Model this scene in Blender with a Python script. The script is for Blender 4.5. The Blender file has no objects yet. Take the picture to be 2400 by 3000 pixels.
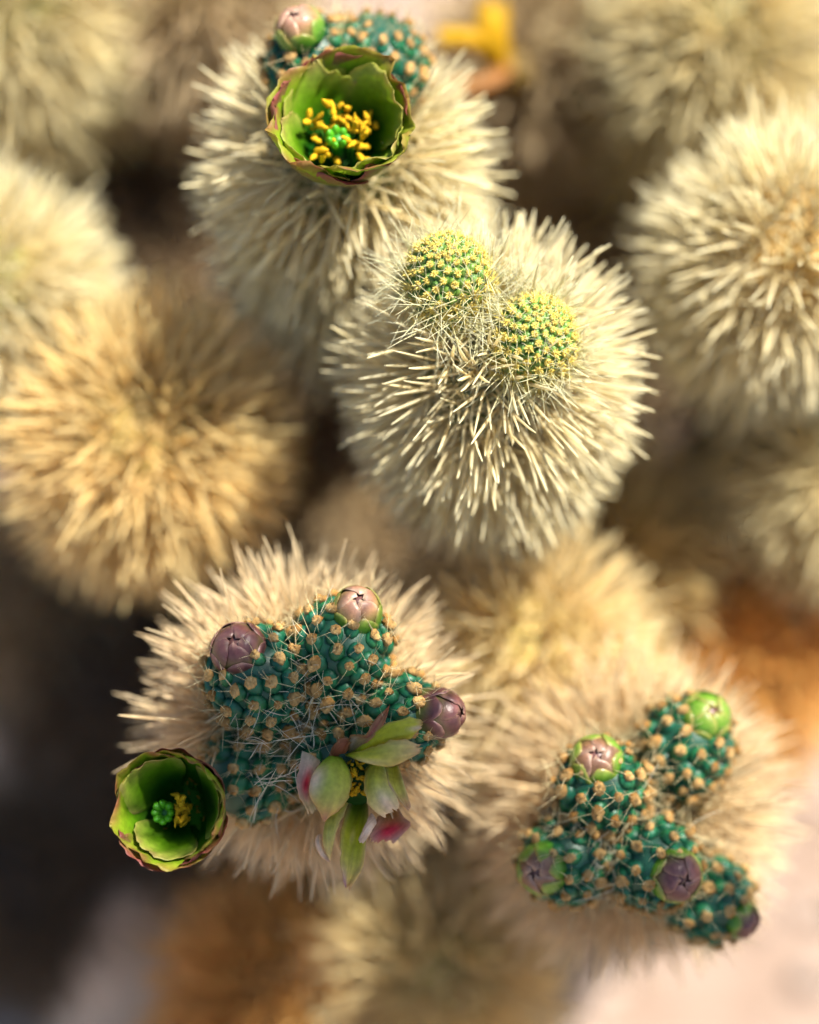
import bpy, math, random
import numpy as np
from mathutils import Vector, Matrix
random.seed(7)
RNG = np.random.default_rng(11)

# ------------------------------------------------------------------ camera, sky, sun, exposure
scene = bpy.context.scene
COL = scene.collection
PITCH = math.radians(55)                      # the lens looks down on the plants
FOCUS = 1.05                                  # metres from the lens to the sharp fruits
TAN = 24.0 / 85.0                             # sensor width over focal length
TARGET = np.array([0.0, 0.0, 0.50])           # half a metre above the ground
RIGHT = np.array([1.0, 0.0, 0.0])
UP = np.array([0.0, math.sin(PITCH), math.cos(PITCH)])
BACK = np.array([0.0, -math.cos(PITCH), math.sin(PITCH)])
CAM = TARGET + BACK * FOCUS
cd = bpy.data.cameras.new('camera'); cam = bpy.data.objects.new('camera', cd); COL.objects.link(cam)
cd.sensor_fit = 'HORIZONTAL'; cd.sensor_width = 24.0; cd.lens = 85.0
cd.clip_start = 0.02; cd.clip_end = 200
cam.location = CAM
cam.rotation_euler = (math.pi / 2 - PITCH, 0, 0)
cd.dof.use_dof = True; cd.dof.focus_distance = FOCUS; cd.dof.aperture_fstop = 1.4; cd.dof.aperture_blades = 0
scene.camera = cam

SUN_CAM = np.array([0.42, 0.62, 0.66]); SUN_CAM /= np.linalg.norm(SUN_CAM)
SUN = RIGHT * SUN_CAM[0] + UP * SUN_CAM[1] + BACK * SUN_CAM[2]
sd = bpy.data.lights.new('sun', 'SUN'); so = bpy.data.objects.new('sun', sd); COL.objects.link(so)
sd.energy = 5.0; sd.angle = math.radians(0.53); sd.color = (1.0, 0.94, 0.84)
so.rotation_euler = Vector(SUN).to_track_quat('Z', 'Y').to_euler()
so.location = (0.6, 0.6, 2.5)

world = bpy.data.worlds.new('World'); scene.world = world; world.use_nodes = True
wn = world.node_tree; bg = wn.nodes['Background']
sky = wn.nodes.new('ShaderNodeTexSky'); sky.sky_type = 'NISHITA'; sky.sun_disc = False
sky.sun_elevation = math.asin(SUN[2]); sky.sun_rotation = math.atan2(SUN[0], SUN[1])
wn.links.new(sky.outputs[0], bg.inputs[0]); bg.inputs[1].default_value = 0.085

vs = scene.view_settings
vs.view_transform = 'Standard'; vs.look = 'None'; vs.gamma = 1.0; vs.exposure = 1.2; vs.use_curve_mapping = False
scene.cycles.use_denoising = True
scene.cycles.max_bounces = 8; scene.cycles.transmission_bounces = 5; scene.cycles.diffuse_bounces = 6
scene.cycles.use_adaptive_sampling = True; scene.cycles.adaptive_threshold = 0.03


# ------------------------------------------------------------------ helpers
def unit(v):
    v = np.asarray(v, float); return v / np.linalg.norm(v)

def cdir(x, y, z):
    return unit(RIGHT * x + UP * y + BACK * z)

def at(px, py, mm=0.0):
    """point of the place seen at photograph pixel (px, py), mm millimetres nearer than the sharp plane"""
    d = FOCUS - mm / 1000.0
    return CAM + RIGHT * ((px - 1200) / 2400 * TAN * d) + UP * ((1500 - py) / 2400 * TAN * d) - BACK * d

def frame(n, hint):
    n = unit(n); u = np.asarray(hint, float) - n * np.dot(hint, n)
    if np.linalg.norm(u) < 1e-6:
        u = np.cross(n, [1, 0.3, 0.2])
    u = unit(u); return np.cross(u, n), u, n                # x, y, z columns

def mesh_from(name, V, F, C=None, mats=(), fm=None, smooth=True):
    """V (n,3), F (m,4) quads, C (n,3) colours; fm material index per face"""
    me = bpy.data.meshes.new(name)
    V = np.asarray(V, np.float32); F = np.asarray(F, np.int32)
    me.vertices.add(len(V)); me.vertices.foreach_set('co', V.ravel())
    me.loops.add(F.size); me.loops.foreach_set('vertex_index', F.ravel())
    me.polygons.add(len(F)); me.polygons.foreach_set('loop_start', np.arange(0, F.size, 4, dtype=np.int32))
    if smooth: me.polygons.foreach_set('use_smooth', np.ones(len(F), bool))
    if fm is not None: me.polygons.foreach_set('material_index', np.asarray(fm, np.int32))
    for m in mats: me.materials.append(m)
    if C is not None:
        a = me.color_attributes.new('Col', 'FLOAT_COLOR', 'POINT')
        a.data.foreach_set('color', np.concatenate([C, np.ones((len(C), 1))], 1).astype(np.float32).ravel())
    me.update(calc_edges=True)
    return me

def link(name, me, parent=None, loc=None, kind=None, label=None):
    o = bpy.data.objects.new(name, me); COL.objects.link(o)
    if parent is not None: o.parent = parent
    if loc is not None: o.location = loc
    if kind: o['kind'] = kind
    if label: o['label'] = label
    return o

class Soup:
    def __init__(s): s.V = []; s.F = []; s.C = []; s.n = 0
    def add(s, V, F, C):
        s.V.append(V); s.F.append(F + s.n); s.C.append(C); s.n += len(V)
    def arrays(s): return np.concatenate(s.V), np.concatenate(s.F), np.concatenate(s.C)
    def mesh(s, name, mat): return mesh_from(name, *s.arrays(), mats=[mat])

def ring_faces(K, S, N=1):
    i = np.arange(K - 1)[:, None]; j = np.arange(S)[None, :]; jn = (j + 1) % S
    f = np.stack([i * S + j, i * S + jn, (i + 1) * S + jn, (i + 1) * S + j], -1).reshape(-1, 4)
    caps = []
    for b, rev in ((0, True), ((K - 1) * S, False)):
        for k in range(1, S - 1, 2):
            q = [b, b + k, b + k + 1, b + (k + 2) % S] if k + 2 < S else None
            if q: caps.append(q[::-1] if rev else q)
    f = np.concatenate([f, np.array(caps, int).reshape(-1, 4)])
    return (f[None] + (np.arange(N) * K * S)[:, None, None]).reshape(-1, 4)

def needles(p0, d, L, r, ts, prs, S=4, bend=None, c0=(1, 1, 1), c1=(1, 1, 1), vary=0.0, rng=RNG):
    """N tapering tubes at once: verts, quads, colours"""
    p0 = np.asarray(p0, float); d = np.asarray(d, float); N = len(p0)
    L = np.broadcast_to(np.asarray(L, float), (N,)); r = np.broadcast_to(np.asarray(r, float), (N,))
    ts = np.asarray(ts, float); prs = np.asarray(prs, float); K = len(ts)
    h = np.where(np.abs(d[:, 2:3]) < 0.9, [[0, 0, 1.0]], [[1.0, 0, 0]])
    u = np.cross(d, h); u /= np.linalg.norm(u, axis=1, keepdims=True); v = np.cross(d, u)
    c = p0[:, None] + d[:, None] * (L[:, None] * ts)[..., None]
    if bend is not None: c = c + bend[:, None] * (L[:, None] * ts ** 2)[..., None]
    a = np.arange(S) / S * 2 * np.pi
    off = np.cos(a)[:, None] * u[:, None, :] + np.sin(a)[:, None] * v[:, None, :]
    V = c[:, :, None, :] + (r[:, None] * prs)[:, :, None, None] * off[:, None]
    c0 = np.asarray(c0, float); c1 = np.asarray(c1, float)
    cc = c0 + (c1 - c0) * ts[:, None]
    g = 1 + (rng.random((N, 1, 1)) - 0.5) * 2 * vary
    C = np.broadcast_to((cc[None] * g)[:, :, None, :], (N, K, S, 3))
    return V.reshape(-1, 3), ring_faces(K, S, N), C.reshape(-1, 3)

def lathe(c, axis, hint, rs, zs, S=24, cols=None, disp=None):
    """surface of revolution: rings of radius rs at heights zs along axis from c"""
    x, y, z = frame(axis, hint); a = np.arange(S) / S * 2 * np.pi
    rs = np.asarray(rs, float); zs = np.asarray(zs, float)
    dirs = np.cos(a)[:, None] * x + np.sin(a)[:, None] * y
    V = (c + z * zs[:, None])[:, None, :] + rs[:, None, None] * dirs[None]
    V = V.reshape(-1, 3)
    C = np.repeat(np.asarray(cols, float), S, 0) if cols is not None else np.ones((len(V), 3))
    return V, ring_faces(len(rs), S), C

def rnd(a, b): return random.uniform(a, b)


# ------------------------------------------------------------------ materials
def material(name, tint=(1, 1, 1), rough=0.5, transl=0.0, spec=0.4, noise=(0.0, 40.0), bump=0.0, bscale=300.0,
             use_col=True, second=None, coat=0.0, rand=0.0):
    m = bpy.data.materials.new(name); m.use_nodes = True
    nt = m.node_tree; N = nt.nodes; Lk = nt.links
    bs = N['Principled BSDF']; out = N['Material Output']
    bs.inputs['Roughness'].default_value = rough
    bs.inputs['Specular IOR Level'].default_value = spec
    bs.inputs['Coat Weight'].default_value = coat
    tc = N.new('ShaderNodeTexCoord')
    rgb = N.new('ShaderNodeRGB'); rgb.outputs[0].default_value = (*tint, 1)
    cur = rgb.outputs[0]
    if use_col:
        at_ = N.new('ShaderNodeAttribute'); at_.attribute_name = 'Col'
        mx = N.new('ShaderNodeMix'); mx.data_type = 'RGBA'; mx.blend_type = 'MULTIPLY'; mx.inputs[0].default_value = 1
        Lk.new(at_.outputs['Color'], mx.inputs[6]); Lk.new(cur, mx.inputs[7]); cur = mx.outputs[2]
    if noise[0] > 0:
        nz = N.new('ShaderNodeTexNoise'); nz.inputs['Scale'].default_value = noise[1]; nz.inputs['Detail'].default_value = 5
        Lk.new(tc.outputs['Object'], nz.inputs['Vector'])
        rp = N.new('ShaderNodeValToRGB'); rp.color_ramp.elements[0].position = 0.32; rp.color_ramp.elements[1].position = 0.68
        lo = 1 - noise[0]
        rp.color_ramp.elements[0].color = (*(second if second else (lo, lo, lo)), 1); rp.color_ramp.elements[1].color = (1, 1, 1, 1)
        Lk.new(nz.outputs[0], rp.inputs[0])
        mx = N.new('ShaderNodeMix'); mx.data_type = 'RGBA'; mx.blend_type = 'MULTIPLY'; mx.inputs[0].default_value = 1
        Lk.new(cur, mx.inputs[6]); Lk.new(rp.outputs[0], mx.inputs[7]); cur = mx.outputs[2]
    if rand > 0:
        oi = N.new('ShaderNodeObjectInfo'); mr = N.new('ShaderNodeMapRange')
        mr.inputs[3].default_value = 1 - rand; mr.inputs[4].default_value = 1 + rand * 0.6
        Lk.new(oi.outputs['Random'], mr.inputs[0])
        mx = N.new('ShaderNodeVectorMath'); mx.operation = 'SCALE'
        Lk.new(cur, mx.inputs[0]); Lk.new(mr.outputs[0], mx.inputs[3]); cur = mx.outputs[0]
    Lk.new(cur, bs.inputs['Base Color'])
    if bump > 0:
        nb = N.new('ShaderNodeTexNoise'); nb.inputs['Scale'].default_value = bscale; nb.inputs['Detail'].default_value = 4
        Lk.new(tc.outputs['Object'], nb.inputs['Vector'])
        bp = N.new('ShaderNodeBump'); bp.inputs['Strength'].default_value = bump; bp.inputs['Distance'].default_value = 0.001
        Lk.new(nb.outputs[0], bp.inputs['Height']); Lk.new(bp.outputs[0], bs.inputs['Normal'])
    if transl > 0:
        tr = N.new('ShaderNodeBsdfTranslucent'); Lk.new(cur, tr.inputs[0])
        ms = N.new('ShaderNodeMixShader'); ms.inputs[0].default_value = transl
        Lk.new(bs.outputs[0], ms.inputs[1]); Lk.new(tr.outputs[0], ms.inputs[2]); Lk.new(ms.outputs[0], out.inputs[0])
    return m

M = {
    'spine_pale': material('spine_pale_straw', (0.96, 0.90, 0.63), 0.40, 0.50, 0.5, rand=0.12),
    'spine_green': material('spine_greenish_straw', (0.88, 0.80, 0.50), 0.45, 0.46, 0.45, rand=0.12),
    'spine_gold': material('spine_gold', (0.97, 0.82, 0.44), 0.45, 0.48, 0.4, rand=0.12),
    'spine_fine': material('spine_fine_straw', (0.90, 0.76, 0.50), 0.42, 0.45, 0.45, rand=0.12),
    'spine_straw': material('spine_bright_straw', (1.0, 0.88, 0.54), 0.42, 0.50, 0.45),
    'spine_tan': material('spine_tan', (0.72, 0.57, 0.35), 0.55, 0.36, 0.3, rand=0.12),
    'spine_orange': material('spine_orange', (0.86, 0.52, 0.16), 0.55, 0.36, 0.3, rand=0.12),
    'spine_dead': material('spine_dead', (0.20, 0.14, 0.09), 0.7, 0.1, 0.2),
    'flesh': material('green_flesh', (1, 1, 1), 0.42, 0.06, 0.45, (0.35, 260.0), 0.15, 900.0),
    'core': material('stem_core', (1, 1, 1), 0.6, 0.0, 0.3, (0.5, 180.0), 0.3, 500.0),
    'areole': material('areole_felt', (1, 1, 1), 0.85, 0.1, 0.15, (0.35, 900.0), 0.6, 1600.0, rand=0.2),
    'young': material('young_spine', (1, 1, 1), 0.45, 0.30, 0.4, rand=0.12),
    'petal': material('petal', (1, 1, 1), 0.45, 0.48, 0.35, (0.22, 500.0), 0.18, 1400.0),
    'bud': material('bud_scale', (1, 1, 1), 0.36, 0.12, 0.5, (0.3, 500.0), 0.15, 1200.0),
    'anther': material('anther', (1, 1, 1), 0.7, 0.12, 0.2, (0.35, 1500.0), 0.5, 2500.0),
    'wood': material('dead_wood', (0.055, 0.042, 0.034), 0.9, 0.0, 0.2, (0.6, 60.0), 0.8, 120.0, use_col=False),
    'stone': material('stone', (0.82, 0.62, 0.46), 0.9, 0.0, 0.2, (0.35, 30.0), 0.8, 200.0, use_col=False),  # lightened and warmed so that a shaded stone looks sunlit
    'sand': material('sand', (0.335, 0.25, 0.20), 0.95, 0.0, 0.15, (0.35, 25.0), 0.8, 300.0, use_col=False, second=(0.72, 0.66, 0.60)),
    'gravel': material('gravel', (1, 1, 1), 0.9, 0.0, 0.2),
}


# ------------------------------------------------------------------ surfaces with spiralling areoles
class Revolved:
    """a rounded body about a gently bent axis: rs(s) over s in 0..length, s measured from the tip down"""
    def __init__(s, tip, axis, length, r, taper=0.62, cap=1.15, hint=UP, bend=(0, 0, 0)):
        s.tip = np.asarray(tip, float); s.ax = unit(axis); s.L = length; s.r = r; s.taper = taper; s.cap = cap
        s.x, s.y, s.z = frame(s.ax, hint); s.bend = np.asarray(bend, float)
        s.s = np.linspace(0, length, 160); s.rad = s.radius(s.s)
        ds = np.gradient(s.s); dr = np.gradient(s.rad)
        s.acc = np.concatenate([[0], np.cumsum(2 * np.pi * s.rad * np.hypot(ds, dr))])[:-1]
    def radius(s, q):
        c = s.cap * s.r; k = np.clip(q / c, 0, 1)
        a = s.r * np.sqrt(np.clip(1 - (1 - k) ** 2, 0, 1))
        t = np.clip((q - c) / max(s.L - c, 1e-6), 0, 1)
        return a * (1 - (1 - s.taper) * t ** 2.0)
    def centre(s, q):
        q = np.asarray(q, float); return s.tip - s.ax * q[..., None] + s.bend * ((q / s.L) ** 2)[..., None]
    def point(s, q, a):
        q = np.asarray(q, float); a = np.asarray(a, float)
        e = np.cos(a)[..., None] * s.x + np.sin(a)[..., None] * s.y
        r = np.interp(q, s.s, s.rad)
        dr = np.interp(q, s.s, np.gradient(s.rad, s.s))
        n = e + s.ax * np.clip(dr, -3, 30)[..., None]
        n /= np.linalg.norm(n, axis=-1, keepdims=True)
        return s.centre(q) + e * r[..., None], n, e
    def spiral(s, spacing, s0=0.0, s1=None, jitter=0.12, phase=0.0):
        A = np.interp([s0, s1 if s1 else s.L], s.s, s.acc)
        n = max(int((A[1] - A[0]) / (spacing ** 2 * 0.9)), 3)
        tt = A[0] + (A[1] - A[0]) * (np.arange(n) + 0.5) / n
        q = np.interp(tt, s.acc, s.s); a = np.arange(n) * 2.399963 + phase
        q = np.clip(q + (RNG.random(n) - .5) * spacing * jitter, 0.0004, s.L); a = a + (RNG.random(n) - .5) * jitter * spacing / np.maximum(np.interp(q, s.s, s.rad), 1e-3)
        p, nrm, e = s.point(q, a); return q, a, p, nrm
    def mesh(s, name, mat, col, S=40, K=44, q=None, a=None, lump=0.0, lump_r=0.004, q1=None):
        u = np.linspace(0, 1, K) ** 1.35; qq = u * (q1 if q1 else s.L); qq[0] = 1e-5
        aa = np.arange(S) / S * 2 * np.pi
        Q, A_ = np.meshgrid(qq, aa, indexing='ij'); p, n, e = s.point(Q.ravel(), A_.ravel())
        if lump and q is not None:
            ap, _, _ = s.point(q, a)
            d2 = ((p[:, None] - ap[None]) ** 2).sum(-1).min(1)
            p = p + n * (lump * np.exp(-d2 / lump_r ** 2))[:, None]
        C = np.broadcast_to(np.asarray(col, float), p.shape)
        return mesh_from(name, p[:, :], ring_faces(K, S)[:, ::-1], C, [mat])


# ------------------------------------------------------------------ spine clusters (one per areole)
NEED_T = [0, 0.12, 0.45, 0.82, 0.97, 1.0]; NEED_P = [0.55, 0.8, 1.0, 0.82, 0.45, 0.08]
def cluster_arrays(rng, n_c, n_r, Lc, Lr, r, curve=0.06, vary=0.16, base=(0.80, 0.70, 0.52), tipc=(1.0, 1.0, 1.0)):
    n = n_c + n_r
    th = np.concatenate([rng.uniform(0.08, 0.62, n_c), rng.uniform(0.75, 1.30, n_r)])
    ph = np.concatenate([np.arange(n_c) / n_c, np.arange(n_r) / n_r + .07]) * 2 * np.pi + rng.uniform(-.35, .35, n)
    d = np.stack([np.sin(th) * np.cos(ph), np.sin(th) * np.sin(ph), np.cos(th)], -1)
    L = np.concatenate([rng.uniform(*Lc, n_c), rng.uniform(*Lr, n_r)])
    rr = r * np.concatenate([rng.uniform(0.85, 1.2, n_c), rng.uniform(0.55, 0.9, n_r)])
    bend = rng.normal(0, curve, (n, 3))
    p0 = d * 0.0012
    V, F, C = needles(p0, d, L, rr, NEED_T, NEED_P, 4, bend, base, tipc, vary, rng)
    av, af, ac = lathe(np.array([0, 0, -0.0006]), [0, 0, 1], [0, 1, 0], [0.0018, 0.0019, 0.0012, 0.0003], [0, .0007, .0013, .0015], 6,
                       np.array([[.62, .42, .2]] * 4))
    return np.concatenate([V, av]), np.concatenate([F, af + len(V)]), np.concatenate([C, ac])

def cluster_set(seed, k, *a, **kw):
    rng = np.random.default_rng(seed); return [cluster_arrays(rng, *a, **kw) for _ in range(k)]

SETS = {
    'thick': cluster_set(1, 9, 6, 9, (0.025, 0.034), (0.014, 0.024), 0.00060),
    'thin': cluster_set(2, 9, 7, 9, (0.019, 0.034), (0.011, 0.022), 0.00044, curve=0.09),
    'long': cluster_set(3, 9, 6, 8, (0.027, 0.037), (0.016, 0.027), 0.00068),
}
CL_MESH = {}
def cluster_meshes(kind, mat):
    if (kind, mat) not in CL_MESH:
        CL_MESH[kind, mat] = [mesh_from('spine_cluster', V, F, C, [M[mat]]) for V, F, C in SETS[kind]]
    return CL_MESH[kind, mat]

def placed(kind, mat, P, Nn, parent, individual, lean=None, org=0.0, avoid=None):
    """clusters at points P with normals Nn"""
    P = np.asarray(P); Nn = np.asarray(Nn)
    k = len(P); spin = RNG.random(k) * 2 * np.pi; sc = RNG.uniform(0.86, 1.12, k)
    mats3 = np.empty((k, 3, 3))
    for i in range(k):
        n = Nn[i] if lean is None else unit(Nn[i] + lean)
        n = unit(n + RNG.normal(0, .10, 3))
        x, y, z = frame(n, [math.cos(spin[i]), math.sin(spin[i]), .3]); mats3[i] = np.stack([x, y, z], 1) * sc[i]
    var = RNG.integers(0, len(SETS[kind]), k)
    if individual:
        ms = cluster_meshes(kind, mat)
        for i in range(k):
            o = bpy.data.objects.new('spine_cluster', ms[var[i]]); COL.objects.link(o); o.parent = parent
            m4 = Matrix([list(mats3[i][r]) + [P[i][r] - org[r]] for r in range(3)] + [[0, 0, 0, 1]])
            o.matrix_local = m4
    else:
        S = Soup()
        for v, (V, F, C) in enumerate(SETS[kind]):
            idx = np.nonzero(var == v)[0]
            if not len(idx): continue
            W = np.einsum('kij,nj->kni', mats3[idx], V) + (P[idx] - org)[:, None]
            g = RNG.uniform(0.85, 1.1, (len(idx), 1, 1))
            S.add(W.reshape(-1, 3), (F[None] + (np.arange(len(idx)) * len(V))[:, None, None]).reshape(-1, 4), (C[None] * g).reshape(-1, 3))
        link('spines', S.mesh('spines', M[mat]), parent, kind='stuff')

def stem(tip, axis, length, r, label, kind='thick', mat='spine_pale', core=(0.10, 0.13, 0.05), spacing=0.0095, individual=False,
         skip=0.0, avoid=(), bend=(0, 0, 0), group=None, stalk=True, tan_stalk=False, foot=None):
    R_ = Revolved(tip, cdir(*axis), length, r, bend=bend)
    base = R_.centre(np.array([length]))[0]
    root = bpy.data.objects.new('cholla_stem', None); COL.objects.link(root)
    foot_w = np.array([base[0] + (rnd(-.03, .03)), base[1] + rnd(-.02, .05), 0.0]) if foot is None else np.array([*foot, 0.0])
    root.location = foot_w
    root['label'] = label; root['category'] = 'cactus'
    if group: root['group'] = group
    q, a, p, n = R_.spiral(spacing, skip)
    R_loc = R_; tip_l = R_.tip.copy(); R_.tip = tip_l - foot_w
    link('stem_body', R_.mesh('stem_body', M['core'], core, q=q, a=a, lump=0.0022, lump_r=0.0035), root)
    R_.tip = tip_l
    keep = np.ones(len(p), bool)
    for c, rad in avoid: keep &= np.linalg.norm(p - c, axis=1) > rad
    placed(kind, mat, p[keep], n[keep], root, individual, org=foot_w)
    if stalk:                                                   # the older woody part that carries the joint, down to the ground
        ax = R_.ax; n_ = 26; t = np.linspace(0, 1, n_)
        dn = -unit(ax + 2 * R_.bend * -1 / max(length, 1e-6)) if False else -ax
        h = base[2]; c1 = base + dn * min(0.10, h * .4); c2 = foot_w + np.array([0, 0, h * .45])
        pts = ((1 - t) ** 3)[:, None] * base + (3 * (1 - t) ** 2 * t)[:, None] * c1 + (3 * (1 - t) * t ** 2)[:, None] * c2 + (t ** 3)[:, None] * (foot_w + np.array([0, 0, -.01]))
        rad = r * (0.50 + 0.10 * np.sin(t * 17 + 1) ** 2 + 0.06 * t)
        S = 14; aa = np.arange(S) / S * 2 * np.pi
        tg = np.gradient(pts, axis=0); V = []
        for i in range(n_):
            x, y, z = frame(tg[i], [0.2, 1, 0.1]); V.append(pts[i] + rad[i] * (np.cos(aa)[:, None] * x + np.sin(aa)[:, None] * y))
        V = np.concatenate(V) + RNG.normal(0, .0012, (n_ * S, 3))
        link('stalk', mesh_from('stalk', V - foot_w, ring_faces(n_, S), None, [M['wood']]), root)
        m = int(46 * h / .4); tt = RNG.random(m) ** 1.3 * .95; ii = (tt * (n_ - 1)).astype(int)
        P2 = []; N2 = []
        for i in ii:
            x, y, z = frame(tg[i], [0.2, 1, 0.1]); b = rnd(0, 2 * math.pi); e = math.cos(b) * x + math.sin(b) * y
            P2.append(pts[i] + e * rad[i]); N2.append(e)
        placed(kind, 'spine_tan' if tan_stalk else 'spine_dead', P2, N2, root, False, org=foot_w)
    return root, foot_w, R_


# ------------------------------------------------------------------ fruits, pads, buds
def tubercle_mesh(name, L, W, H, c_top, c_base):
    """rhomboid bump: z outwards, y towards the fruit's tip"""
    S, K = 10, 6; V = []; C = []
    for k in range(K):
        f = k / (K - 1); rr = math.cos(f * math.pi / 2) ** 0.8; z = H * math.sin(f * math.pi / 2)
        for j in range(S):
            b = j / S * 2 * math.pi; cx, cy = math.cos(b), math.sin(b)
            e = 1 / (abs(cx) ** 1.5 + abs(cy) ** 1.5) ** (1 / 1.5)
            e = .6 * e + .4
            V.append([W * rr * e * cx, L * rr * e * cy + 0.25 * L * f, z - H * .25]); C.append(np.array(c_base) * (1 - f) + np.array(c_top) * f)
    return mesh_from(name, np.array(V), ring_faces(K, S), np.array(C), [M['flesh']])

def areole_arrays(rng, r, col, pit, nb, Lb, rb, bc, up=0.5):
    rs = np.array([.70, 1.0, .95, .70, .38, .06]) * r; zs = np.array([-.4, .05, .42, .66, .76, .78]) * r
    V, F, C = lathe(np.zeros(3), [0, 0, 1], [0, 1, 0], rs, zs, 8, np.ones((6, 3)))
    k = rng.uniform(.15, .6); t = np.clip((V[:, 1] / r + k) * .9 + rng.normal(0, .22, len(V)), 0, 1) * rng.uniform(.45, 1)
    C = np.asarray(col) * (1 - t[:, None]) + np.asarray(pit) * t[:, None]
    V = V * [rng.uniform(.8, 1.1), rng.uniform(.9, 1.25), 1] + rng.normal(0, r * .12, V.shape)
    if nb:
        d = rng.normal(0, 1, (nb, 3)); d[:, 2] = np.abs(d[:, 2]) * .7 + .45; d[:, 1] += up; d /= np.linalg.norm(d, axis=1, keepdims=True)
        v, f, c = needles(d * r * .2, d, rng.uniform(*Lb, nb), rb * rng.uniform(.7, 1.2, nb), [0, .3, .7, 1], [1, .9, .6, .12], 4,
                          rng.normal(0, .12, (nb, 3)), bc, np.array(bc) * 1.1, .2, rng)
        F = np.concatenate([F, f + len(V)]); V = np.concatenate([V, v]); C = np.concatenate([C, c])
    return V, F, C

rg = np.random.default_rng(5)
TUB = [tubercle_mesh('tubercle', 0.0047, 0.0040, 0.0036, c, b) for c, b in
       (((.018, .21, .078), (.003, .06, .030)), ((.024, .23, .070), (.004, .065, .028)), ((.012, .19, .085), (.003, .055, .034)))]  # dark base colours put shade into the creases between tubercles
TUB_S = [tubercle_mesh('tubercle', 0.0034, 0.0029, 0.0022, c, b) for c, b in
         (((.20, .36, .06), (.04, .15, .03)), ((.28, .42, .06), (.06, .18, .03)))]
ARE = [mesh_from('areole', *areole_arrays(rg, rg.uniform(.0019, .0024), (.66, .42, .16), (.36, .17, .04), int(rg.integers(3, 8)), (.004, .013), .00014, (.74, .62, .34)), [M['areole']]) for _ in range(10)]
ARE_LIT = ARE
def star_arrays(rng, big):
    V, F, C = areole_arrays(rng, .0017, (.78, .62, .12), (.60, .42, .07), 0, (0, 1), 0, (1, 1, 1))
    n = 7; b = np.arange(n) / n * 2 * np.pi + rng.uniform(-.2, .2, n); th = rng.uniform(.5, 1.1, n)
    d = np.stack([np.sin(th) * np.cos(b), np.sin(th) * np.sin(b), np.cos(th)], -1)
    v, f, c = needles(d * .0004, d, rng.uniform(.0020, .0033, n), .00050, [0, .25, .6, 1], [1, 1, .62, .1], 4, None, (.78, .62, .10), (.86, .74, .25), .12, rng)
    F = np.concatenate([F, f + len(V)]); V = np.concatenate([V, v]); C = np.concatenate([C, c])
    m = 8 if big else 3
    d = rng.normal(0, 1, (m, 3)); d[:, 2] = np.abs(d[:, 2]) * .6 + .25; d /= np.linalg.norm(d, axis=1, keepdims=True)
    v, f, c = needles(d * .0004, d, rng.uniform(.008, .019, m) if big else rng.uniform(.004, .007, m), .00017, [0, .3, .7, 1], [1, .9, .6, .15], 4,
                      rng.normal(0, .10, (m, 3)), (.66, .62, .26), (.86, .84, .62), .15, rng)
    F = np.concatenate([F, f + len(V)]); V = np.concatenate([V, v]); C = np.concatenate([C, c])
    return V, F, C
STAR = [mesh_from('areole', *star_arrays(rg, False), [M['young']]) for _ in range(6)]
STAR_B = [mesh_from('areole', *star_arrays(rg, True), [M['young']]) for _ in range(8)]

def put(name, me, parent, p, x, y, z, s=1.0):
    o = bpy.data.objects.new(name, me); COL.objects.link(o); o.parent = parent
    R3 = np.stack([x, y, z], 1) * s
    o.matrix_local = Matrix([list(R3[r]) + [p[r]] for r in range(3)] + [[0, 0, 0, 1]])
    return o

def fruit(root, org, base, tip, r, spacing=0.0076, col=(.012, .085, .045), flat=0.0, taper=0.7, scale=1.0, tint_top=None, name='fruit', crown=0.0):
    base = np.asarray(base); tip = np.asarray(tip); L = np.linalg.norm(tip - base); ax = unit(tip - base)
    R_ = Revolved(tip - org, ax, L, r, taper=taper, cap=0.95)
    fr = link(name, R_.mesh(name, M['flesh'], col, S=28, K=26), root)
    q, a, p, n = R_.spiral(spacing, r * max(.10, crown), None, .25, rnd(0, 6))
    for i in range(len(p)):
        if q[i] > L * .97: continue
        x, y, z = frame(n[i], ax); s = (0.74 + 0.40 * min(1, q[i] / (r * 1.1))) * scale * rnd(.9, 1.1)
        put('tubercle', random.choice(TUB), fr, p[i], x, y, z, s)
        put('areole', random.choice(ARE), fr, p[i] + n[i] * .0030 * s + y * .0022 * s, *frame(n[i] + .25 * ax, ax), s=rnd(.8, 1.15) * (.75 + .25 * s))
    return fr, R_

def pad(root, org, tip, ax, L, r):
    R_ = Revolved(np.asarray(tip) - org, ax, L, r, taper=0.85, cap=1.35)
    pd = link('young_pad', R_.mesh('young_pad', M['flesh'], (.10, .20, .04), S=30, K=26), root)
    # spiral with areoles packed closely at the growing tip and wider lower down
    n = 135; g = (np.arange(n) + .6) / n; A_end = np.interp(L * .98, R_.s, R_.acc)
    tt = A_end * g ** 1.55; q = np.interp(tt, R_.acc, R_.s); a = np.arange(n) * 2.399963
    p, nn, e = R_.point(q, a)
    for i in range(n):
        f = min(1.0, q[i] / (L * .8)); s = .66 + .74 * f; x, y, z = frame(nn[i], R_.ax)
        put('tubercle', random.choice(TUB_S), pd, p[i], x, y, z, s)
        put('areole', random.choice(STAR_B if f > .42 and random.random() < .8 else STAR), pd, p[i] + nn[i] * .0016 * s, *frame(nn[i] + .35 * R_.ax, R_.ax + RNG.normal(0, .3, 3)), s=s * rnd(.85, 1.1))
    return pd, R_

def smooth01(x): x = np.clip(x, 0, 1); return x * x * (3 - 2 * x)
def mixc(a, b, t): t = np.asarray(t)[..., None]; return np.asarray(a) * (1 - t) + np.asarray(b) * t

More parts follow.
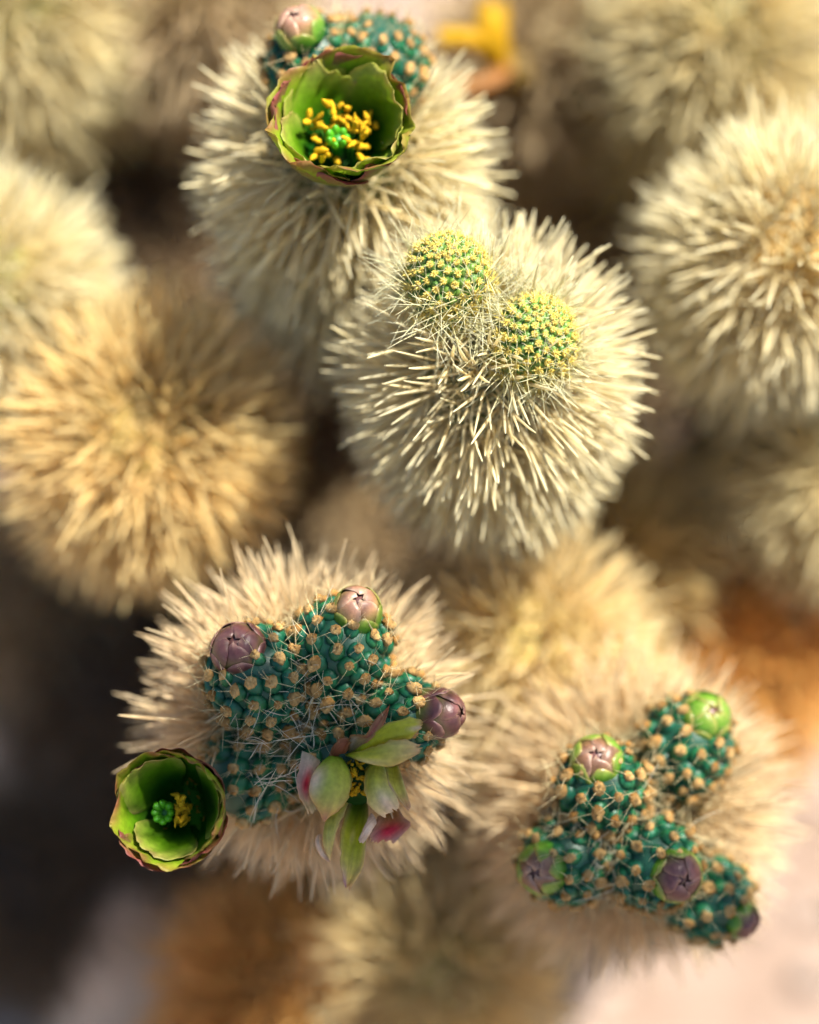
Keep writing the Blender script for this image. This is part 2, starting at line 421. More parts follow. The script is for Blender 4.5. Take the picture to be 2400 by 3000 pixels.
def sheet(name, P, C, mat, parent, th=0.0004, flip=False):
    """P (nv,nu,3) grid -> a leaf with two skins and a rim (a closed thin solid)"""
    nv, nu, _ = P.shape
    du = np.gradient(P, axis=1); dv = np.gradient(P, axis=0); n = np.cross(du, dv); n /= np.maximum(np.linalg.norm(n, axis=-1, keepdims=True), 1e-9)
    rim = np.ones((nv, nu)); rim[-1] = .25; rim[:, 0] = .25; rim[:, -1] = .25
    A = P + n * th / 2 * rim[..., None]; B = P - n * th / 2 * rim[..., None]
    V = np.concatenate([A.reshape(-1, 3), B.reshape(-1, 3)]); k = nv * nu
    i, j = np.meshgrid(np.arange(nv - 1), np.arange(nu - 1), indexing='ij'); b = (i * nu + j).ravel()
    f1 = np.stack([b, b + 1, b + nu + 1, b + nu], 1); f2 = f1[:, ::-1] + k
    ring = [(0, j) for j in range(nu)] + [(i, nu - 1) for i in range(1, nv)] + [(nv - 1, j) for j in range(nu - 2, -1, -1)] + [(i, 0) for i in range(nv - 2, 0, -1)]
    ids = np.array([i * nu + j for i, j in ring]); nx = np.roll(ids, -1)
    f3 = np.stack([ids, ids + k, nx + k, nx], 1)
    CC = np.concatenate([C.reshape(-1, 3)] * 2)
    return link(name, mesh_from(name, V, np.concatenate([f1, f2, f3]), CC, [mat]), parent)

def noise1(u, seed, f=3.0):
    rr = np.random.default_rng(seed); ph = rr.random(5) * 6.28; am = rr.uniform(.4, 1, 5)
    return sum(am[k] * np.sin(u * f * (k * 0.83 + 1) + ph[k]) / (1 + .5 * k) for k in range(5)) / 2.2

def cup_petal(name, c, fr, phi, half, prof, parent, mat, colfn, seed, nu=27, nv=22, off=0.0, ruffle=0.0030, jag=0.05, tipround=0.5, th=.00028, v1=1.0, curl=0.0, lean=0.0):
    """a petal lying on a cup: prof(v)->(radius, height); half = half angle at the widest place"""
    x, y, z = fr; u = np.linspace(-1, 1, nu); v = np.linspace(0, 1, nv)
    top = v1 * (1 - tipround * np.abs(u) ** 2.4) + jag * noise1(u, seed, 4) + jag * .6 * np.random.default_rng(seed).normal(0, 1, nu) * .35
    U, Vv = np.meshgrid(u, v); vv = Vv * top[None]
    w = half * (0.45 + 0.55 * np.sin(np.clip(Vv, 0, 1) * math.pi * .62) ** .9)
    ang = phi + U * w
    R, H = prof(vv)
    dn = ruffle * noise1(U * 1.3 + 2.1 * vv, seed + 1, 3) * (np.clip(vv, 0, 2) ** 2 * 1.3) + ruffle * .25 * noise1(U * 4 + vv, seed + 2, 5) * np.clip(vv, 0, 2) ** 3
    R = R + off + dn + curl * np.clip(Vv - .75, 0, 1) ** 2 * 16 + .0008 * U * vv
    H = H + lean * np.cos(ang) * vv
    P = c + (R * np.cos(ang))[..., None] * x + (R * np.sin(ang))[..., None] * y + H[..., None] * z
    return sheet(name, P, colfn(U, Vv, seed), mat, parent, th)

def col_cup(base, mid, top, edge, e0=.55):
    def f(U, V, seed):
        n = noise1(U * 2 + V, seed + 9, 2.5)
        c = mixc(base, mid, smooth01((V - .22) / .5)); c = mixc(c, top, smooth01((V - .55) / .45))
        e = np.maximum(np.abs(U) ** 4 * .7 * smooth01((V - .4) / .3), smooth01((V - .82) / .18))
        return mixc(c, edge, np.clip(e * (e0 + .6 * n), 0, 1))
    return f

GREEN_PETAL = col_cup((.006, .09, .002), (.15, .38, .005), (.42, .56, .03), (.36, .14, .06), .7)  # dark green base also carries the shade deep in the cup
PALE_PETAL = col_cup((.006, .09, .002), (.18, .42, .006), (.50, .60, .08), (.52, .36, .14), .55)  # cup shade is in this base colour too
RED_PETAL = col_cup((.08, .22, .02), (.24, .30, .03), (.38, .24, .08), (.40, .11, .09), .9)
PURPLE = col_cup((.12, .15, .03), (.16, .058, .048), (.17, .055, .058), (.46, .27, .18), .55)
PINKBUD = col_cup((.22, .26, .05), (.42, .22, .10), (.45, .22, .16), (.75, .55, .36), .6)
GREENBUD = col_cup((.05, .20, .02), (.13, .32, .02), (.22, .30, .04), (.45, .30, .10), .6)
BROWNBUD = col_cup((.12, .20, .03), (.22, .12, .05), (.24, .10, .06), (.60, .42, .30), .6)

def bud(root, org, c, ax, r, h, outer=GREENBUD, inner=PURPLE, hint=UP, cover=.52):
    c = np.asarray(c) - org; fr = frame(ax, hint)
    k = np.linspace(0, 1, 9)
    V, F, C = lathe(c, ax, hint, np.maximum(r * .86 * np.cos(k * math.pi / 2) ** .8, .0002), -r * .3 + (h * .9 + r * .3) * np.sin(k * math.pi / 2), 14, np.array([[.18, .075, .065]] * 9))
    b = link('flower_bud', mesh_from('flower_bud', V, F, C, [M['bud']]), root)
    def prof(v): a = np.clip(v, 0, 1.2) * math.pi / 2 * .98; return r * np.maximum(np.cos(a), .012) ** .75 * (1 + .08 * np.sin(a * 2)) + 0 * v, -r * .30 + (h + r * .3) * np.sin(a)
    s0 = random.randint(0, 9999); ph = rnd(0, 6)
    for k in range(6): cup_petal('sepal', c, fr, ph + k * 1.05, .75, prof, b, M['bud'], outer, s0 + k, 9, 8, .0009 + .00012 * (k % 3), .0003, .03, .75, .0006, cover + .05 * (k % 2))
    for k in range(5): cup_petal('sepal', c, fr, ph + .5 + k * 1.257, .85, prof, b, M['bud'], inner, s0 + 20 + k, 9, 9, .0001 + .0005 * (k % 2), .0003, .010, .16, .0006, .97 + .02 * (k % 3))
    return b

def anther_col(rng): return np.array([.85, .50, .012]) * rng.uniform(.75, 1.15)
def stamen(parent, p0, p1, rng, s=1.0, dark=1.0):
    """thin green filament from p0 to p1 with a bent lumpy yellow anther on top"""
    d = unit(p1 - p0); L = np.linalg.norm(p1 - p0)
    V, F, C = needles([p0], [d], [L], [.00028 * s], [0, .5, 1], [1.1, .9, .7], 4, rng.normal(0, .06, (1, 3)), (.04, .26, .02), (.12, .35, .03))
    e = unit(d + rng.normal(0, .8, 3)); n = 7; t = np.linspace(0, 1, n)
    end = V[-4:].mean(0); la = .0042 * s * rng.uniform(.75, 1.2)
    bump = 1 + .22 * np.sin(t * 13 + rng.random() * 6)
    v, f, c = needles([end - e * la * .4], [e], [la], [.00082 * s * rng.uniform(.85, 1.15)], t, np.array([.35, .85, 1, .95, 1, .8, .3]) * bump, 6, rng.normal(0, .22, (1, 3)), anther_col(rng) * dark, anther_col(rng) * dark)
    v = v + rng.normal(0, .00010 * s, v.shape)
    link('stamen', mesh_from('stamen', np.concatenate([V, v]), np.concatenate([F, f + len(V)]), np.concatenate([C, c]), [M['anther']]), parent)

def stigma(parent, c, ax, r, h, hint=UP, lobes=7, col=(.08, .36, .012)):
    x, y, z = frame(ax, hint); S = Soup()
    S.add(*lathe(c, ax, hint, [r * .5, r * .42, r * .48, r * .3], [0, h * .5, h * .92, h], 10, np.array([[.03, .22, .02]] * 4)))
    link('style', S.mesh('style', M['flesh']), parent)
    for k in range(lobes):
        b = k / lobes * 2 * math.pi; e = math.cos(b) * x + math.sin(b) * y
        t = np.linspace(0, 1, 7)
        v, f, cc = needles([c + z * h * .82 + e * r * .25], [unit(e * rnd(.6, .9) + z * rnd(.75, 1.1))], [r * rnd(.95, 1.25)], [r * rnd(.27, .34)], t, [.5, .85, 1, 1, .9, .65, .2], 8, np.array([e * -.25]), np.array(col) * .7, np.array(col) * 1.25)
        link('stigma_lobe', mesh_from('stigma_lobe', v, f, cc, [M['flesh']]), parent)

def cup_flower(root, org, c, ax, R, H, layers, stamens, stig, seed, hint=UP, r0=.30, open_=.0):
    """c: floor of the cup; layers: list of (n, phase, half, v1, off, colour, kwargs)"""
    c = np.asarray(c) - org; fr = frame(ax, hint); rng = np.random.default_rng(seed)
    def prof(v):
        a = np.clip(v, 0, 1.3); return R * (r0 + (1 - r0) * np.sin(np.clip(a, 0, 1) * math.pi / 2 * .92) ** .85) + R * open_ * np.clip(a - .6, 0, 1) ** 2, H * (a ** 1.25)
    k = np.linspace(0, 1, 8)
    rr, hh = prof(k * .45); rr = np.concatenate([[R * .01, R * r0 * .8], rr[1:]]) ; hh = np.concatenate([[-.0005, -.0003], hh[1:]])
    V1, F1, C1 = lathe(c, ax, hint, rr * 1.02 + .0006, hh - .0012, 22, np.array([[.008, .07, .004]] * len(rr)))
    fl = link('flower', mesh_from('flower', V1, ring_faces(len(rr), 22)[:(len(rr) - 1) * 22], C1, [M['petal']]), root)
    s = seed
    for (n, ph, half, v1, off, colfn, kw) in layers:
        for i in range(n):
            s += 13; r_ = np.random.default_rng(s)
            cup_petal('petal', c, fr, ph + i * 2 * math.pi / n + r_.uniform(-.12, .12), half * r_.uniform(.88, 1.12), prof, fl, M['petal'], colfn, s, off=off + .0005 * (i % 2), v1=v1 * r_.uniform(.88, 1.10), **kw)
    x, y, z = fr
    for (n, ra, rb, ha, hb, a0, a1, sc, dark) in stamens:
        for i in range(n):
            b = rng.uniform(a0, a1); ra_ = R * rng.uniform(ra, rb); e = math.cos(b) * x + math.sin(b) * y
            h_ = H * rng.uniform(ha, hb)
            stamen(fl, c + e * min(ra_ * .7, R * .34) + z * H * .05, c + e * ra_ + z * h_, rng, sc, dark)
    so_, sr, sh, lob = stig
    stigma(fl, c + x * so_[0] * R + y * so_[1] * R, unit(ax + .15 * (x * so_[0] + y * so_[1])), sr, sh, hint, lob)
    return fl

def resample(pts, n):
    pts = np.asarray(pts, float); k = len(pts)
    d = np.concatenate([[0], np.cumsum(np.linalg.norm(np.diff(pts[:, :3], axis=0), axis=1) + 1e-9)]); d /= d[-1]
    t = np.linspace(0, 1, n); out = np.empty((n, pts.shape[1]))
    for i, tt in enumerate(t):                      # Catmull-Rom through the points
        j = min(max(np.searchsorted(d, tt) - 1, 0), k - 2); f = (tt - d[j]) / max(d[j + 1] - d[j], 1e-9)
        p0, p1, p2, p3 = pts[max(j - 1, 0)], pts[j], pts[j + 1], pts[min(j + 2, k - 1)]
        out[i] = .5 * ((2 * p1) + (-p0 + p2) * f + (2 * p0 - 5 * p1 + 4 * p2 - p3) * f * f + (-p0 + 3 * p1 - 3 * p2 + p3) * f ** 3)
    return out

def lofted_petal(parent, org, left, right, bulge, colfn, seed, jag=.0005, nu=15, nv=20, name='petal', th=.0005):
    """a petal between two edge curves in space, arched by bulge (m) across its width"""
    A = resample(left, nv); B = resample(right, nv); u = np.linspace(0, 1, nu); v = np.linspace(0, 1, nv)
    U, Vv = np.meshgrid(u, v); P = A[:, None] * (1 - U[..., None]) + B[:, None] * U[..., None]
    across = B - A; along = np.gradient((A + B) / 2, axis=0)
    n = np.cross(across, along); n /= np.maximum(np.linalg.norm(n, axis=1, keepdims=True), 1e-9)
    n *= np.where((n @ BACK) < 0, -1, 1)[:, None]
    width = np.linalg.norm(across, axis=1, keepdims=True)[..., None]
    prof = np.sin(U * math.pi) ** .9 * np.sin(np.clip(Vv * 1.05 + .08, 0, 1) * math.pi * .93) ** .6
    w = bulge * prof + .0006 * noise1(U * 3 + Vv * 2, seed, 3) * Vv
    P = P + n[:, None] * w[..., None]
    rr = np.random.default_rng(seed); edge = np.zeros((nv, nu)); edge[-1] = 1; edge[-2] = .4
    P = P + edge[..., None] * (unit(along[-1]) * (rr.normal(0, 1, nu) * jag)[:, None])[None]
    P[:, 0] += n * (rr.normal(0, .3, nv) * jag)[:, None] + across / np.maximum(np.linalg.norm(across, axis=1, keepdims=True), 1e-9) * (rr.normal(0, .4, nv) * jag)[:, None]
    return sheet(name, P - org, colfn(U, Vv, seed), M['petal'], parent, th)

def col_spots(base, mid, tip, edge, spots=(), emix=.5):
    def f(U, V, seed):
        n = noise1(U * 4 + V * 2, seed + 3, 2.2)
        streak = 1 + .10 * np.sin(U * 70 + 4 * n)[..., None]
        c = mixc(base, mid, smooth01(V / .5)); c = mixc(c, tip, smooth01((V - .5) / .5))
        e = np.abs(U - .5) * 2
        c = mixc(c, edge, np.clip((e ** 4) * emix + smooth01((V - .88) / .12) * .6 + .12 * n, 0, 1))
        for (su, sv, sr, sc) in spots:
            d = np.hypot((U - su) * .8, V - sv) / sr; c = mixc(c, sc, np.clip(1.25 - d, 0, 1) ** 1.3 * .95)
        return np.clip(c * streak, 0, 1)
    return f


# ------------------------------------------------------------------ the setting: ground, stones
n = 141; xs = np.sinh(np.linspace(-4.4, 4.4, n)) / math.sinh(4.4) * 40
X, Y = np.meshgrid(xs, xs); Z = .012 * np.sin(X * 9 + 1.3 * np.sin(Y * 7)) * np.cos(Y * 8 + .6) + .006 * np.sin(X * 23 + Y * 17)
Z = Z - .012
V = np.stack([X.ravel(), Y.ravel() + .3, Z.ravel()], 1); i, j = np.meshgrid(np.arange(n - 1), np.arange(n - 1), indexing='ij'); b = (i * n + j).ravel()
g = link('ground', mesh_from('ground', V, np.stack([b, b + 1, b + n + 1, b + n], 1), None, [M['sand']]), kind='structure')

def ground_at(px, py):
    d = at(px, py) - CAM; return CAM + d * (-CAM[2] / d[2])

def stone(px, py, sx, sy, sz, label, seed):
    rr = np.random.default_rng(seed); c = ground_at(px, py); K, S = 12, 18
    th = np.linspace(.02, math.pi - .02, K)
    Vv, F, C = lathe(np.zeros(3), [0, 0, 1], [0, 1, 0], np.sin(th), -np.cos(th), S)
    dirs = rr.normal(0, 1, (14, 3)); dirs /= np.linalg.norm(dirs, axis=1, keepdims=True)
    h = rr.uniform(.78, 1.0, 14); dd = Vv @ dirs.T
    k = np.min(np.where(dd > .05, h / np.maximum(dd, .05), 9), 1); Vv = Vv * np.minimum(k, 1.12)[:, None]
    Vv = Vv * [sx, sy, sz]
    o = link('stone', mesh_from('stone', Vv, F, None, [M['stone']]), loc=(c[0], c[1], sz * .55))
    o.rotation_euler = (0, 0, rr.uniform(0, 3)); o['label'] = label; o['category'] = 'stone'
stone(430, 2810, .038, .070, .070, 'pale sunlit stone on the ground beside the orange brown cactus joint', 1)
stone(150, 2270, .045, .045, .06, 'small dim pinkish stone lying in the dark shade', 2)

# loose gravel over the visible ground
gv = Soup(); rr = np.random.default_rng(21); m = 2600
px = rr.uniform(-.5, .6, m); py = rr.uniform(-.3, 1.0, m); rs = rr.uniform(.002, .008, m) * rr.uniform(.6, 1.4, m)
base_v, base_f, _ = lathe(np.zeros(3), [0, 0, 1], [0, 1, 0], [.35, .95, .9, .3], [-.6, -.15, .35, .65], 6)
Rz = rr.uniform(0, 6.28, m)
W = base_v[None] * np.stack([rs * rr.uniform(.8, 1.3, m), rs, rs * .8], 1)[:, None]
W = np.stack([W[..., 0] * np.cos(Rz)[:, None] - W[..., 1] * np.sin(Rz)[:, None], W[..., 0] * np.sin(Rz)[:, None] + W[..., 1] * np.cos(Rz)[:, None], W[..., 2]], -1)
zz = .012 * np.sin(px * 9 + 1.3 * np.sin((py - .3) * 7)) * np.cos((py - .3) * 8 + .6) + .006 * np.sin(px * 23 + (py - .3) * 17) - .012
W = W + np.stack([px, py, zz + rs * .3], 1)[:, None]
cols = (np.array([.50, .40, .33]) * rr.uniform(.55, 1.15, (m, 1)))
gv.add(W.reshape(-1, 3), (base_f[None] + (np.arange(m) * len(base_v))[:, None, None]).reshape(-1, 4), np.repeat(cols, len(base_v), 0))
gl = link('gravel', gv.mesh('gravel', M['gravel']), kind='stuff'); gl['label'] = 'loose sandy gravel strewn over the ground below the cactus'; gl['category'] = 'gravel'


# ------------------------------------------------------------------ stems out of focus
BG = [
    # px, py, mm, axis, length, r, kind, mat, core, label, kw
    (2340, 680, -70, (0.02, .22, .97), .12, .028, 'long', 'spine_pale', (.62, .38, .10), 'straw spined cactus stem tip with orange tinged centre, right of the twin yellow pads', {}),
    (415, 1240, -96, (.06, .14, .98), .13, .033, 'long', 'spine_gold', (.60, .45, .14), 'round golden spined cactus stem tip below the pale stem, left of the brown gap', {}),
    (-120, 780, -110, (-.12, .25, .96), .12, .027, 'long', 'spine_pale', (.42, .40, .12), 'pale greenish straw cactus stem just above the round golden stem tip', {}),
    (-60, -70, -140, (-.1, .25, .96), .12, .030, 'long', 'spine_green', (.40, .40, .13), 'blurred greenish straw cactus stem above the dark hollow', {}),
    (560, -90, -185, (.05, .3, .95), .12, .028, 'long', 'spine_tan', (.24, .18, .07), 'blurred tan cactus stem behind the flowering stem, over the dark hollow', {}),
    (590, 760, -270, (0, .45, .85), .12, .024, 'thick', 'spine_tan', (.26, .16, .11), 'pinkish brown blurred cactus stem low in the dark hollow', {}),
    (1640, 60, -210, (.1, .35, .9), .13, .029, 'long', 'spine_tan', (.24, .18, .08), 'blurred tan brown cactus stem carrying a withered yellow flower', {}),
    (2150, 0, -160, (.1, .35, .9), .13, .030, 'long', 'spine_green', (.28, .24, .09), 'blurred pale tan cactus stem behind the orange centred stem', {}),
    (1800, 640, -260, (0, .45, .85), .13, .026, 'long', 'spine_tan', (.22, .16, .07), 'shaded brown cactus stem between the twin pads and the orange centred stem', {}),
    (2560, 1300, -160, (.2, .3, .9), .12, .028, 'long', 'spine_green', (.24, .18, .07), 'tan spined cactus stem below the orange centred stem, above the orange joint', {}),
    (1790, 1560, -190, (0, .35, .9), .12, .028, 'long', 'spine_gold', (.4, .24, .07), 'blurred golden brown cactus joint below the twin pads', {}),
    (2150, 1800, -215, (0, .35, .9), .12, .034, 'long', 'spine_orange', (.45, .2, .05), 'blurred orange cactus joint behind the green fruit with a pale bud', {}),
    (1560, 1860, -110, (.05, .30, .95), .11, .029, 'long', 'spine_straw', (.60, .46, .14), 'bright pale gold cactus stem between the two fruiting stems', {}),
    (830, 2850, -190, (.0, .4, .9), .10, .032, 'long', 'spine_orange', (.36, .19, .05), 'blurred orange brown cactus joint under the stem with open flowers', {}),
    (1310, 2800, -165, (.15, .30, .95), .10, .032, 'long', 'spine_straw', (.6, .5, .16), 'blurred pale yellow cactus joint between the two fruiting stems, low down', {}),
    (40, 1640, -290, (-.1, .4, .9), .12, .030, 'thick', 'spine_tan', (.14, .09, .05), 'dim brown blurred cactus joint below the round golden stem tip', {}),
    (980, 1330, -290, (.0, .5, .85), .14, .028, 'thick', 'spine_tan', (.16, .11, .05), 'shaded olive brown cactus joint in the gap beside the twin pads', {}),
]
for (px_, py_, mm, axv, L_, r_, kd, mt, cc, lb, kw) in BG:
    made = stem(at(px_, py_, mm), axv, L_, r_, lb, kd, mt, cc, spacing=.0105, **kw)
    if 'yellow flower' in lb: rY, oY = made[0], made[1]

# black dead joints added on the left, their dark colour standing in for shade
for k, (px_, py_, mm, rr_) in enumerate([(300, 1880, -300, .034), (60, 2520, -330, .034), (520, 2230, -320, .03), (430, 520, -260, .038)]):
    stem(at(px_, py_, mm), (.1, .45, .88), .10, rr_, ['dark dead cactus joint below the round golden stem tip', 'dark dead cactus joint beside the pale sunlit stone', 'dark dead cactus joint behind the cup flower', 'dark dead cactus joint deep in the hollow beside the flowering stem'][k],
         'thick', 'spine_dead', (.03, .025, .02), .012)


# unseen leaning branch added up sun of the flowers, so its shade falls over them
stem(at(440, 2270, -20) + SUN * .5, (-.9, .43, .10), .17, .020, 'tall leaning cactus branch arching above the fruiting stem with open flowers', 'thin', 'spine_pale', (.2, .2, .07), .0155)

# ------------------------------------------------------------------ stem B: the flowering stem at the top
flB = at(1000, 440, -34)
rB, oB, RB = stem(at(1010, 330, -48), (0, .46, .88), .15, .027, 'pale straw cactus stem carrying a single green cup flower with yellow stamens', 'long', 'spine_pale', (.16, .18, .06), .0098, True,
                  avoid=((at(1000, 400, -30), .021), (at(1000, 250, -40), .028), (at(1000, 120, -52), .030)))
fruit(rB, oB, at(960, 330, -62), at(890, 75, -40), .0165)
bud(rB, oB, at(880, 88, -34), cdir(-.25, .5, .8), .008, .009, GREENBUD, PINKBUD)
fruit(rB, oB, at(1060, 330, -66), at(1130, 70, -46), .0185)
fruit(rB, oB, at(1000, 450, -66), at(1000, 420, -40), .0105, crown=.6)
cup_flower(rB, oB, flB, cdir(.02, .36, .93), .0232, .0290, [
    (5, .5, .95, .92, .0024, RED_PETAL, dict(tipround=.35, jag=.03)),
    (5, .0, 1.0, 1.05, .0010, GREEN_PETAL, dict(tipround=.22, jag=.05, curl=.0022)),
    (4, .63, .95, .98, -.0008, PALE_PETAL, dict(tipround=.25, jag=.07)),
], [(46, .15, .62, .32, .62, 0, 6.28, 1.35, 1.0)], ((-.05, -.14), .0058, .0165, 7), 300)
# the withered yellow flower beyond it
YEL = col_spots((.62, .30, .02), (.75, .45, .01), (.80, .52, .02), (.7, .38, .05), (), .3)
ORG = col_spots((.45, .20, .08), (.55, .26, .08), (.62, .32, .12), (.6, .3, .1), (), .3)
yb = at(1490, 190, -185)
yf = link('withered_flower', mesh_from('withered_flower', *lathe(yb - oY, cdir(-.4, .3, .9), UP, [.001, .007, .008, .004], [-.03, -.012, 0, .002], 12, np.array([[.3, .2, .06]] * 4)), [M['petal']]), rY)
lofted_petal(yf, oY, [at(1455, 215, -183), at(1385, 130, -168), at(1410, -10, -165)], [at(1505, 215, -183), at(1490, 110, -172), at(1490, 10, -165)], .006, YEL, 41, .002)
lofted_petal(yf, oY, [at(1450, 200, -180), at(1380, 150, -166), at(1270, 140, -164)], [at(1470, 170, -180), at(1400, 90, -166), at(1290, 80, -164)], .004, YEL, 42, .002)
lofted_petal(yf, oY, [at(1480, 180, -180), at(1430, 215, -166), at(1310, 235, -163)], [at(1490, 225, -180), at(1430, 275, -166), at(1330, 290, -163)], .004, ORG, 43, .002)


# ------------------------------------------------------------------ stem A: the twin pads
p1t = at(1300, 732, 1); p2t = at(1600, 935, 1)
a1 = cdir(-.10, .52, .85); a2 = cdir(.22, .36, .90)
rA, oA, RA = stem(at(1440, 985, -24), (-.02, .36, .93), .115, .0285, 'cream spined cactus stem topped by two young yellow green pads', 'thick', 'spine_pale', (.15, .18, .06), .0092, True,
                  avoid=((p1t - a1 * .014, .0170), (p2t - a2 * .014, .0170)))
pad(rA, oA, p1t, a1, .034, .0138)
pad(rA, oA, p2t, a2, .032, .0138)


# ------------------------------------------------------------------ stem K: fruits with buds and two open flowers
rK, oK, RK = stem(at(880, 2065, -17), (0, .20, .98), .11, .035, 'fruiting cactus stem with purple buds and two open green flowers', 'thin', 'spine_fine', (.10, .13, .05), .0090, True, skip=.016,
                  avoid=((at(870, 2150, -10), .034), (at(860, 2080, -14), .026), (at(570, 2345, -22), .026)))
fruit(rK, oK, at(835, 2090, -34), at(700, 1905, -2), .0170)
bud(rK, oK, at(702, 1908, -6), cdir(-.16, .42, .88), .0092, .0105, PURPLE, PURPLE)
fruit(rK, oK, at(925, 2085, -36), at(1040, 1800, -6), .0165)
bud(rK, oK, at(1044, 1800, -9), cdir(.10, .55, .82), .0082, .0115, GREENBUD, PINKBUD)
fruit(rK, oK, at(960, 2130, -36), at(1270, 2090, -10), .0140)
bud(rK, oK, at(1268, 2090, -12), cdir(.82, .06, .55), .0082, .0125, PURPLE, PURPLE)
fruit(rK, oK, at(930, 2180, -36), at(1040, 2280, -14), .0150, crown=.45)
fruit(rK, oK, at(835, 2200, -36), at(615, 2335, -31), .0160, crown=.55)
cup_flower(rK, oK, at(552, 2362, -19), cdir(-.22, .06, .97), .0195, .0265, [
    (5, .3, .95, .95, .0018, RED_PETAL, dict(tipround=.30, jag=.03, ruffle=.0018)),
    (5, .9, 1.0, 1.02, .0006, GREEN_PETAL, dict(tipround=.22, jag=.045, curl=.0005, ruffle=.0018)),
    (3, .2, .95, .97, -.0008, PALE_PETAL, dict(tipround=.22, jag=.06, ruffle=.0014)),
], [(22, .02, .26, .30, .52, -1.9, 1.7, 1.25, .85), (14, .25, .55, .10, .25, 0, 6.28, .5, .25)], ((-.30, -.10), .0058, .0095, 8), 510)

# the torn flower: each petal between two edge curves
def c3(x, y, mm): return at(840 + x / 3.783, 2050 + y / 3.783, mm)
def curve(*pts): return [c3(*p) for p in pts]
GR = (.30, .46, .015); LM = (.56, .58, .05); PK = (.80, .52, .30); WH = (.88, .72, .54); RD = (.66, .02, .06); BR = (.50, .14, .06)
tb = c3(780, 880, -16)
fl4 = link('flower', mesh_from('flower', *lathe(tb - oK, cdir(.05, -.08, 1), UP, [.0008, .004, .0058, .0072, .0080], [-.004, -.0035, 0, .005, .0095], 18, np.array([[.02, .10, .01]] * 5)), [M['petal']]), rK)
me_ = fl4.data
def torn(l, r_, bulge, colfn, seed, jag=.0006): lofted_petal(fl4, oK, curve(*l), curve(*r_), bulge, colfn, seed, jag)
torn([(700, 600, -10), (850, 480, 0), (1080, 280, 6), (1260, 212, 7), (1400, 195, 6), (1505, 240, 3)], [(720, 610, -10), (900, 560, 0), (1100, 490, 5), (1250, 445, 6), (1370, 440, 5), (1440, 350, 3)], .0018, col_spots(GR, (.58, .58, .02), LM, PK, [(.5, .95, .12, WH)], .3), 1, .0009)
torn([(690, 600, -10), (860, 560, 2), (1050, 490, 8), (1250, 440, 9), (1480, 490, 6)], [(690, 620, -10), (850, 690, 2), (1050, 735, 7), (1200, 730, 8), (1440, 610, 5)], .0030, col_spots((.46, .50, .02), LM, (.76, .60, .26), PK, [(.85, .45, .25, (.78, .72, .38))], .35), 2, .0007)
torn([(690, 580, -9), (700, 400, 0), (860, 400, 4), (960, 240, 4), (1130, 75, 0)], [(700, 585, -9), (830, 520, 0), (930, 440, 5), (1070, 290, 5), (1135, 95, 0)], -.0012, col_spots((.45, .42, .22), (.55, .36, .14), (.45, .20, .10), BR, [(.3, .2, .22, WH), (.4, .62, .25, (.44, .12, .08))], .5), 3, .0005)
torn([(460, 665, -9), (500, 540, -2), (590, 435, 1), (690, 425, 0)], [(545, 650, -10), (600, 600, -5), (660, 580, -3), (700, 480, -2)], .0010, col_spots(BR, (.36, .11, .05), (.40, .13, .06), (.5, .3, .1), (), .3), 4, .0004)
torn([(620, 655, -10), (715, 830, -3), (705, 1000, 3), (620, 1190, 6), (450, 1305, 3)], [(400, 690, -8), (300, 800, 3), (255, 950, 8), (265, 1090, 8), (400, 1290, 3)], .0046, col_spots((.26, .52, .015), (.56, .62, .09), (.78, .55, .24), PK, [(.95, .5, .22, WH), (.5, .97, .2, (.55, .28, .18))], .45), 5, .0006)
torn([(170, 570, -4), (130, 780, 0), (105, 940, 1), (150, 1090, 0), (235, 1245, -3)], [(375, 690, -6), (330, 790, -2), (290, 950, 0), (280, 1070, 0), (330, 1215, -3)], .0016, col_spots((.62, .56, .40), (.60, .36, .28), (.58, .52, .26), WH, [(.55, .50, .24, RD)], .4), 6, .0006)
torn([(700, 1080, -14), (640, 1250, -6), (540, 1500, -1), (490, 1760, -6)], [(560, 1150, -12), (440, 1340, -5), (400, 1560, -1), (465, 1785, -6)], .0018, col_spots((.42, .50, .02), (.64, .62, .12), (.85, .72, .36), WH, (), .4), 7, .0006)
torn([(400, 1500, -6), (380, 1560, -4), (400, 1660, -4), (470, 1770, -6)], [(330, 1530, -6), (320, 1600, -4), (370, 1720, -4), (455, 1785, -6)], .0014, col_spots(WH, WH, (.66, .52, .44), WH, (), .2), 8, .0005)
torn([(725, 1070, -16), (620, 1350, -7), (595, 1650, -1), (610, 1920, -1), (650, 2090, -5)], [(890, 1060, -16), (905, 1270, -8), (880, 1520, -2), (845, 1850, -1), (700, 2095, -5)], -.0026, col_spots((.06, .18, .01), (.50, .54, .015), (.74, .62, .20), PK, [(.42, .45, .10, (.66, .64, .16)), (.1, .95, .2, (.56, .36, .40))], .5), 9, .0006)
torn([(935, 1255, -2), (880, 1370, 3), (835, 1470, 4), (795, 1545, 2)], [(990, 1385, -1), (950, 1440, 4), (910, 1510, 5), (850, 1592, 2)], .0014, col_spots((.68, .56, .48), WH, (.70, .60, .52), WH, (), .2), 10, .0004)
torn([(870, 705, -12), (865, 850, -3), (870, 1000, 2), (915, 1190, 4), (1050, 1290, 2)], [(1090, 735, -10), (1110, 850, 0), (1140, 960, 4), (1210, 1060, 5), (1255, 1165, 2)], .0030, col_spots((.32, .46, .015), (.62, .62, .08), (.85, .72, .42), WH, [(.6, .85, .2, WH)], .3), 11, .0008)
